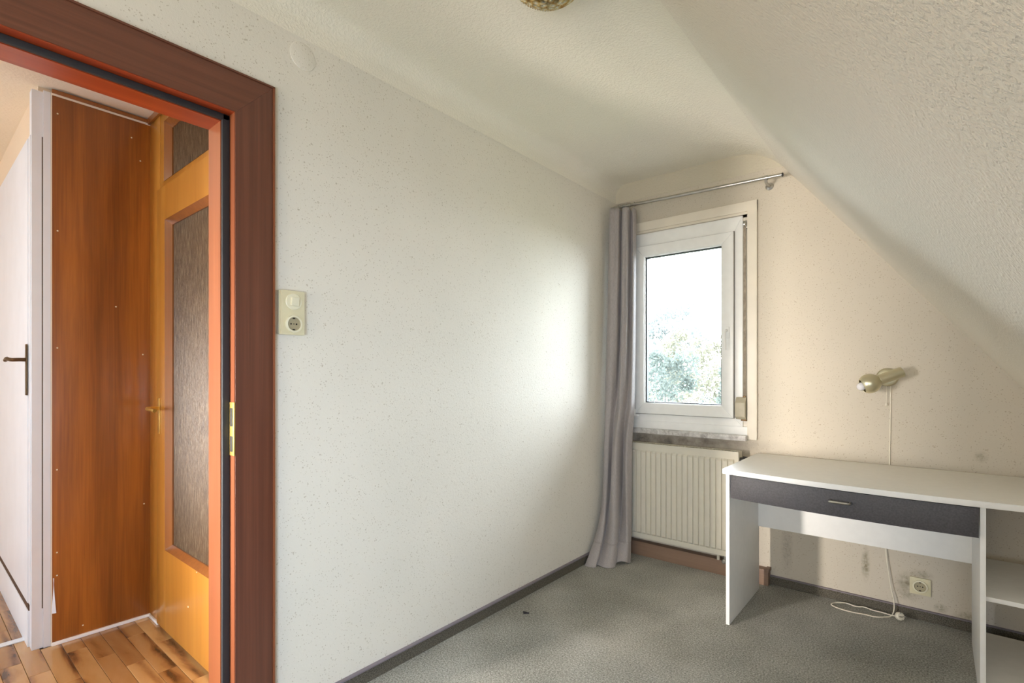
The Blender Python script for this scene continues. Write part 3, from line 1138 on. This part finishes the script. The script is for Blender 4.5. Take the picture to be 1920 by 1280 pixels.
g.box(RX0, RX1, -0.043, -0.035, RZ1 - 0.006, RZ1, 0.001)
for k in range(34):
    xx = RX0 + 0.01 + k * (RX1 - RX0 - 0.02) / 33
    g.box(xx, xx + 0.008, RY + 0.008, -0.040, RZ1 - 0.005, RZ1 - 0.002)
build('top_grille', g, M['radiator'], r, smooth=0)
g = G().lathe([(0, 0), (0.012, 0), (0.012, 0.014), (0.019, 0.016), (0.019, 0.040), (0, 0.040)], (RX1 + 0.002, -0.070, 0.690), (1, 0, 0), 16)
v = build('thermostat_valve', g, M['black_plastic'], r, label='black thermostat valve with ivory cap')
g = G().lathe([(0, 0.0), (0.016, 0.0), (0.019, 0.004), (0.019, 0.020), (0.013, 0.028), (0, 0.028)], (RX1 + 0.041, -0.070, 0.690), (1, 0, 0), 16)
build('valve_cap', g, M['ivory_plastic'], v)
g = G().lathe([(0, 0), (0.010, 0), (0.010, 0.03), (0.007, 0.03), (0.007, 0.05), (0, 0.05)], (0.742, -0.075, RZ0 + 0.005), (0, 0, -1), 12)
g.lathe([(0, 0), (0.010, 0), (0.012, 0.004), (0.012, 0.012), (0.007, 0.016), (0, 0.016)], (0.742, -0.085, RZ0 - 0.032), (0, -1, 0), 12)
build('drain_valve', g, M['steel'], r)
g = G().tube([(0.70, -0.06, RZ0 + 0.01), (0.70, -0.06, 0.088)], 0.008, 10)
build('pipe', g, M['radiator'], r)

# ------------------------------------------------------------------ desk
dk = thing('desk', (1.5, -0.35, 0), 'white desk with bowed top and dark drawer under the slope', 'desk')
DX0, DX1 = 0.905, 2.205


def front(x):
    t = (x - DX0) / (DX1 - DX0)
    return -0.645 - 0.062 * 4 * t * (1 - t)


g = G()
n = 36
poly = [(DX0 + (DX1 - DX0) * k / n, front(DX0 + (DX1 - DX0) * k / n)) for k in range(n + 1)] + [(DX1, -0.022), (DX0, -0.022)]
g.prism(poly, 2, 0.7065, 0.729, 0.0012)
build('top', g, M['desk_white'], dk, smooth=30)
for (a, b, f) in ((0.921, 0.937, -0.643), (1.803, 1.819, -0.672), (2.178, 2.194, -0.645)):
    g = G().box(a, b, f, -0.121, 0.0, 0.7065, 0.0008)
    build('side_panel', g, M['desk_white'], dk)
g = G().box(0.937, 1.803, -0.137, -0.121, 0.348, 0.7065, 0.0006)
build('back_panel', g, M['desk_white'], dk)
g = G()
n = 24
pf = [(0.943 + (1.799 - 0.943) * k / n) for k in range(n + 1)]
poly = [(x, front(x) + 0.006) for x in pf] + [(x, front(x) + 0.024) for x in reversed(pf)]
g.prism(poly, 2, 0.597, 0.7030, 0.0008)
dr = build('drawer', g, M['anthracite'], dk, label='anthracite drawer front', smooth=30)
g = G().box(0.955, 1.785, -0.625, -0.16, 0.615, 0.690)
build('drawer_box', g, M['desk_white'], dr, smooth=0)
hy = front(1.39) + 0.006
g = G().tube(catmull([(1.349, hy, 0.660), (1.349, hy - 0.018, 0.660), (1.356, hy - 0.025, 0.660), (1.385, hy - 0.027, 0.660), (1.412, hy - 0.025, 0.660), (1.419, hy - 0.018, 0.660), (1.419, hy, 0.660)], 4), 0.0055, 8)
build('handle', g, M['steel'], dr, label='small metal bar handle')
for (za, zb) in ((0.363, 0.379), (0.042, 0.058)):
    g = G().box(1.819, 2.178, -0.640, -0.123, za, zb, 0.0008)
    build('shelf', g, M['desk_white'], dk)

# ------------------------------------------------------------------ wall lamp
lp = thing('wall_lamp', (1.497, 0, 1.16), 'satin metal wall spot lamp with round head above the desk, white cord and plug', 'wall lamp')
g = G().lathe([(0, 0.022), (0.030, 0.022), (0.040, 0.018), (0.0455, 0.008), (0.0455, 0.0), (0, 0.0)], (1.497, 0, 1.160), (0, -1, 0), 32)
bp = build('wall_plate', g, M['champagne'], lp)
g = G().box(1.476, 1.492, -0.0235, -0.0195, 1.176, 1.180, 0.001, mat=None)
build('switch_slot', g, M['gasket'], bp)
ax = Vector((-0.095, -0.030, -0.043)).normalized()
t0 = Vector((1.560, -0.070, 1.187))
g = G().tube([(1.510, -0.015, 1.158), (1.518, -0.07, 1.166)], 0.009, 12)
build('joint', g, M['champagne'], lp)
L = 0.102
g = G().lathe([(0, 0), (0.0235, 0), (0.025, 0.0015), (0.025, L - 0.002), (0.0235, L), (0, L)], t0, ax, 28)
build('tube', g, M['champagne'], lp)
bc = t0 + ax * (L + 0.042)
R = 0.0475
prof = []
for k in range(0, 15):
    a = math.pi * (0.06 + 0.69 * k / 14)
    prof.append((R * math.sin(a), -R * math.cos(a)))
for k in range(14, -1, -1):
    a = math.pi * (0.06 + 0.69 * k / 14)
    prof.append(((R - 0.002) * math.sin(a), -(R - 0.002) * math.cos(a)))
g = G().lathe(prof, bc, ax, 36)
build('shade', g, M['champagne'], lp)
g = G().lathe([(0, -0.01), (0.012, -0.01), (0.012, 0.018), (0.018, 0.028), (0.020, 0.038), (0.016, 0.050), (0.008, 0.056), (0, 0.058)], bc, ax, 20)
build('bulb', g, M['bulb'], lp)
# pull switch and flex
g = G().tube([(1.494, -0.012, 1.118), (1.494, -0.012, 1.032)], 0.0012, 6)
ps = build('pull_cord', g, M['cord'], lp)
g = G().lathe([(0, 0), (0.004, 0.001), (0.005, 0.014), (0, 0.016)], (1.494, -0.012, 1.034), (0, 0, -1), 10)
build('pull_knob', g, M['cord'], ps)
flex = [(1.510, -0.006, 1.118), (1.510, -0.0045, 1.05), (1.509, -0.0045, 0.95), (1.507, -0.0045, 0.85), (1.506, -0.0045, 0.74), (1.503, -0.005, 0.60), (1.500, -0.0055, 0.45),
        (1.493, -0.008, 0.37), (1.492, -0.012, 0.30), (1.500, -0.016, 0.22), (1.512, -0.020, 0.13), (1.523, -0.028, 0.075), (1.525, -0.040, 0.030), (1.515, -0.062, 0.006),
        (1.490, -0.092, 0.004), (1.455, -0.118, 0.004), (1.415, -0.120, 0.004), (1.365, -0.130, 0.004), (1.315, -0.126, 0.004), (1.280, -0.110, 0.004),
        (1.272, -0.088, 0.005), (1.292, -0.060, 0.006), (1.330, -0.048, 0.010), (1.372, -0.050, 0.006), (1.405, -0.042, 0.010), (1.440, -0.046, 0.006), (1.478, -0.046, 0.006),
        (1.510, -0.060, 0.009), (1.536, -0.072, 0.014)]
g = G().tube(catmull(flex, 5), 0.0027, 7)
cd = build('power_cord', g, M['cord'], lp, label='white power cord')
pa = Vector((0.55, -0.55, 0.25)).normalized()
g = G().lathe([(0, 0), (0.004, 0), (0.006, 0.006), (0.016, 0.012), (0.0185, 0.016), (0.0185, 0.030), (0.016, 0.032), (0, 0.032)], (1.534, -0.072, 0.017), pa, 20)
pg = build('plug', g, M['cord'], cd)
pc = Vector((1.534, -0.072, 0.017)) + pa * 0.032
sd = pa.cross(Vector((0, 0, 1))).normalized()
g = G()
for sg in (-1, 1):
    g.tube([pc + sd * 0.0095 * sg - pa * 0.001, pc + sd * 0.0095 * sg + pa * 0.017], 0.0022, 8)
for sg in (-1, 1):
    g.tube([pc + pa.cross(sd) * 0.015 * sg - pa * 0.006, pc + pa.cross(sd) * 0.015 * sg + pa * 0.001], 0.0028, 6)
build('plug_pins', g, M['steel'], lp)


# ------------------------------------------------------------------ sockets and switch
def socket_insert(c, out, parent, rw=0.0225, square=False):
    c = Vector(c)
    out = Vector(out)
    side = out.cross(Vector((0, 0, 1)))
    g = G().lathe([(rw, 0.0), (rw + 0.006, 0.0), (rw + 0.006, 0.006), (rw + 0.001, 0.007), (rw, 0.0065)], c, out, 32, closed=True)
    build('socket_ring', g, M['ivory_plastic'], parent)
    g = G().lathe([(rw + 0.0002, 0.006), (rw - 0.001, 0.0012), (0, 0.0012)], c, out, 32)
    build('socket_well', g, M['socket_well'], parent)
    g = G()
    for s in (-1, 1):
        g.lathe([(0, 0.0022), (0.0028, 0.0022), (0.0028, 0.001), (0, 0.001)], c + side * 0.0095 * s, out, 10)
    for s in (-1, 1):
        q = c + Vector((0, 0, 1)) * (rw - 0.0035) * s
        a = [q + side * 0.004 + out * 0.001, q - side * 0.004 + out * 0.001]
        g.tube([a[0], a[1]], 0.0022, 6)
    g.lathe([(0, 0.003), (0.0017, 0.003), (0.0017, 0.001), (0, 0.001)], c, out, 8)
    build('contact_holes', g, M['socket_dark'], parent)


sw = thing('light_switch', (0, -2.284, 1.38), 'cream light switch and power outlet plate beside the door frame', 'light switch')
g = G().box(0, 0.014, -2.330, -2.244, 1.309, 1.456, 0.002)
build('back_box', g, M['cream_plastic'], sw)
g = G().box(0.014, 0.021, -2.3255, -2.2445, 1.3085, 1.4565, 0.002)
build('cover_plate', g, M['cream_plastic'], sw)
g = G().lathe([(0, 0.003), (0.0255, 0.003), (0.0275, 0.0015), (0.0275, 0.0), (0, 0)], (0.021, -2.284, 1.420), (1, 0, 0), 32)
build('rocker_ring', g, M['ivory_plastic'], sw)
q = Matrix.Translation((0.0285, -2.283, 1.420)) @ Matrix.Rotation(0.12, 4, 'Y')
g = G().box(-0.0055, 0.0055, -0.0125, 0.0125, -0.014, 0.014, 0.0012, mat=q)
build('rocker', g, M['ivory_plastic'], sw)
socket_insert((0.021, -2.284, 1.345), (1, 0, 0), sw)

so = thing('wall_socket', (1.624, 0, 0.16), 'cream wall socket near the floor under the desk', 'socket')
g = G().box(1.584, 1.664, -0.010, 0.0, 0.120, 0.200, 0.002)
build('cover_plate', g, M['cream_plastic'], so)
socket_insert((1.624, -0.010, 0.160), (0, -1, 0), so)

g = G().lathe([(0, 0.004), (0.040, 0.004), (0.046, 0.002), (0.047, 0.0), (0, 0.0)], (0, -2.240, 2.272), (1, 0, 0), 32)
build('junction_cover', g, M['wall_left'], own=True, label='round papered junction box cover high on the left wall', cat='junction cover')

# ------------------------------------------------------------------ ceiling lamp
cl = thing('ceiling_lamp', (0.748, -1.835, CEIL), 'round amber crystal glass ceiling lamp', 'ceiling lamp')
cc = Vector((0.748, -1.835, CEIL))
g = G().lathe([(0, 0.0), (0.07, 0.0), (0.07, 0.018), (0.06, 0.024), (0, 0.024)], cc, (0, 0, -1), 32)
build('ceiling_mount', g, M['brass'], cl)
nr = 64
outer = []
for k in range(17):
    a = math.pi / 2 * k / 16
    outer.append((0.122 * math.cos(a), 0.018 + 0.082 * math.sin(a)))
t = G()
rings = []
for k, (rr, h) in enumerate(outer):
    if rr < 1e-4:
        rings.append([t.b.verts.new(cc + Vector((0, 0, -h)))])
        continue
    ring = []
    for j in range(nr * 2):
        a = math.pi * j / nr
        f = 1 + (0.016 if (j + k) % 2 else -0.012)
        ring.append(t.b.verts.new(cc + Vector((rr * f * math.cos(a), rr * f * math.sin(a), -h * (1 + (0.02 if (j + k) % 2 else -0.01))))))
    rings.append(ring)
for a, b in zip(rings, rings[1:]):
    nn_ = len(a)
    for j in range(nn_):
        k = (j + 1) % nn_
        if len(b) == 1:
            t.b.faces.new((a[j], a[k], b[0]))
        else:
            t.b.faces.new((a[j], a[k], b[k], b[j]))
bmesh.ops.recalc_face_normals(t.b, faces=t.b.faces)
bmesh.ops.solidify(t.b, geom=list(t.b.faces), thickness=0.004)
build('glass_bowl', t, M['crystal'], cl, smooth=20)
g = G().lathe([(0, 0.024), (0.012, 0.024), (0.014, 0.04), (0.028, 0.060), (0.024, 0.078), (0, 0.086)], cc, (0, 0, -1), 20)
build('bulb', g, M['bulb'], cl)

# ------------------------------------------------------------------ scrap on the carpet
g = G()
pts = []
for k in range(10):
    a = 2 * math.pi * k / 10
    rr = 0.010 + 0.004 * math.sin(3 * a)
    pts.append((0.128 + rr * 1.5 * math.cos(a), -1.160 + rr * 0.8 * math.sin(a) + 0.3 * rr * math.cos(a)))
g.prism(pts, 2, 0.0, 0.006, 0.0015)
build('lint_scrap', g, M['scrap'], own=True, label='small dark scrap of lint lying on the carpet', cat='scrap')


# ------------------------------------------------------------------ outside: trees and ground
def leafmat(name, a, b):
    m = N(name, rough=0.7, spec=0.2)
    info = m.n('ShaderNodeNewGeometry')
    m.color(m.ramp(info.outputs['Random Per Island'], [(0.0, a), (1.0, b)]))
    tr = m.n('ShaderNodeBsdfTranslucent')
    tr.inputs['Color'].default_value = lin(b)
    mx = m.n('ShaderNodeMixShader')
    mx.inputs['Fac'].default_value = 0.35
    m.l(m.p.outputs[0], mx.inputs[1])
    m.l(tr.outputs[0], mx.inputs[2])
    m.l(mx.outputs[0], m.t.nodes['Material Output'].inputs['Surface'])
    return m.m


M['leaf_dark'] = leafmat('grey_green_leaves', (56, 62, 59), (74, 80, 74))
M['leaf_pale'] = leafmat('backlit_yellow_leaves', (86, 84, 70), (106, 103, 88))  # the sun's backlight is put into this pale yellow
M['leaf_far'] = leafmat('hazy_far_leaves', (76, 80, 80), (92, 96, 93))  # haze of distance put into the leaf colour
M['bark'] = plain('grey_bark', (110, 98, 88), 0.9, var=0.2, ns=12)
M['meadow'] = plain('pale_meadow', (84, 90, 66), 0.95, var=0.15, ns=0.5)


def tree(base, height, rad, nleaf, size, leaf, label, cone=0.0, seed=0):
    rn = random.Random(seed)
    t = thing('tree', base, label, 'tree')
    B = Vector(base)
    g = G().tube([B, B + Vector((0.05, 0, height * 0.35)), B + Vector((-0.05, 0.05, height * 0.85))], 0.1, 8, radii=[0.05 * rad + 0.06, 0.04 * rad + 0.04, 0.015])
    for k in range(9):
        a = rn.uniform(0, 6.28)
        h = height * rn.uniform(0.35, 0.8)
        g.tube([B + Vector((0, 0, h)), B + Vector((math.cos(a) * rad * 0.6, math.sin(a) * rad * 0.6, h + rad * 0.35))], 0.03, 5, radii=[0.035, 0.008])
    build('trunk', g, M['bark'], t)
    g = G()
    clumps = []
    for k in range(46):
        h = rn.uniform(0.22, 1.0)
        w_ = rad * ((1 - h) * cone + (1 - cone) * math.sqrt(max(0.02, 1 - ((h - 0.58) / 0.46) ** 2)))
        a = rn.uniform(0, 6.28)
        q = math.sqrt(rn.random())
        clumps.append((Vector((math.cos(a) * w_ * q, math.sin(a) * w_ * q, h * height)), rad * rn.uniform(0.16, 0.34)))
    for k in range(nleaf):
        c, cr_ = clumps[k % len(clumps)]
        v = Vector((rn.gauss(0, 1), rn.gauss(0, 1), rn.gauss(0, 0.8)))
        v = v.normalized() * cr_ * rn.random() ** 0.4
        p0 = B + c + v
        u = Vector((rn.gauss(0, 1), rn.gauss(0, 1), rn.gauss(0, 1))).normalized()
        w2 = u.cross(Vector((rn.gauss(0, 1), rn.gauss(0, 1), rn.gauss(0, 1)))).normalized()
        sz = size * rn.uniform(0.6, 1.3)
        vs = [g.b.verts.new(p0 + u * sz), g.b.verts.new(p0 + w2 * sz * 0.45), g.b.verts.new(p0 - u * sz), g.b.verts.new(p0 - w2 * sz * 0.45)]
        g.b.faces.new(vs)
    build('foliage', g, leaf, t, smooth=0, kind='stuff')


g = G().box(-60, 40, 2.0, 120, -6.2, -6.0)
build('ground_outside', g, M['meadow'], kind='structure', smooth=0, label='pale meadow below the window')
tree((-5.5, 14.0, -6.0), 7.85, 1.5, 9000, 0.07, M['leaf_dark'], 'grey green bushy tree at the left of the window view', 0.1, 1)
tree((-4.75, 18.5, -6.0), 7.45, 1.45, 8000, 0.07, M['leaf_dark'], 'pointed grey green tree right of the bushy one outside', 0.75, 2)
tree((-8.2, 24.0, -6.0), 9.4, 3.0, 9000, 0.11, M['leaf_pale'], 'pale yellowish backlit tree behind the two grey green trees', 0.2, 3)
tree((-7.0, 32.0, -6.0), 8.9, 2.8, 7000, 0.11, M['leaf_pale'], 'pale yellowish backlit tree at the right of the window view', 0.3, 4)
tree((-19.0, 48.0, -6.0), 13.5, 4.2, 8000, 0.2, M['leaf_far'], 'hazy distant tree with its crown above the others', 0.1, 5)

for o in list(S.objects):
    if '_o' in o:
        del o['_o']
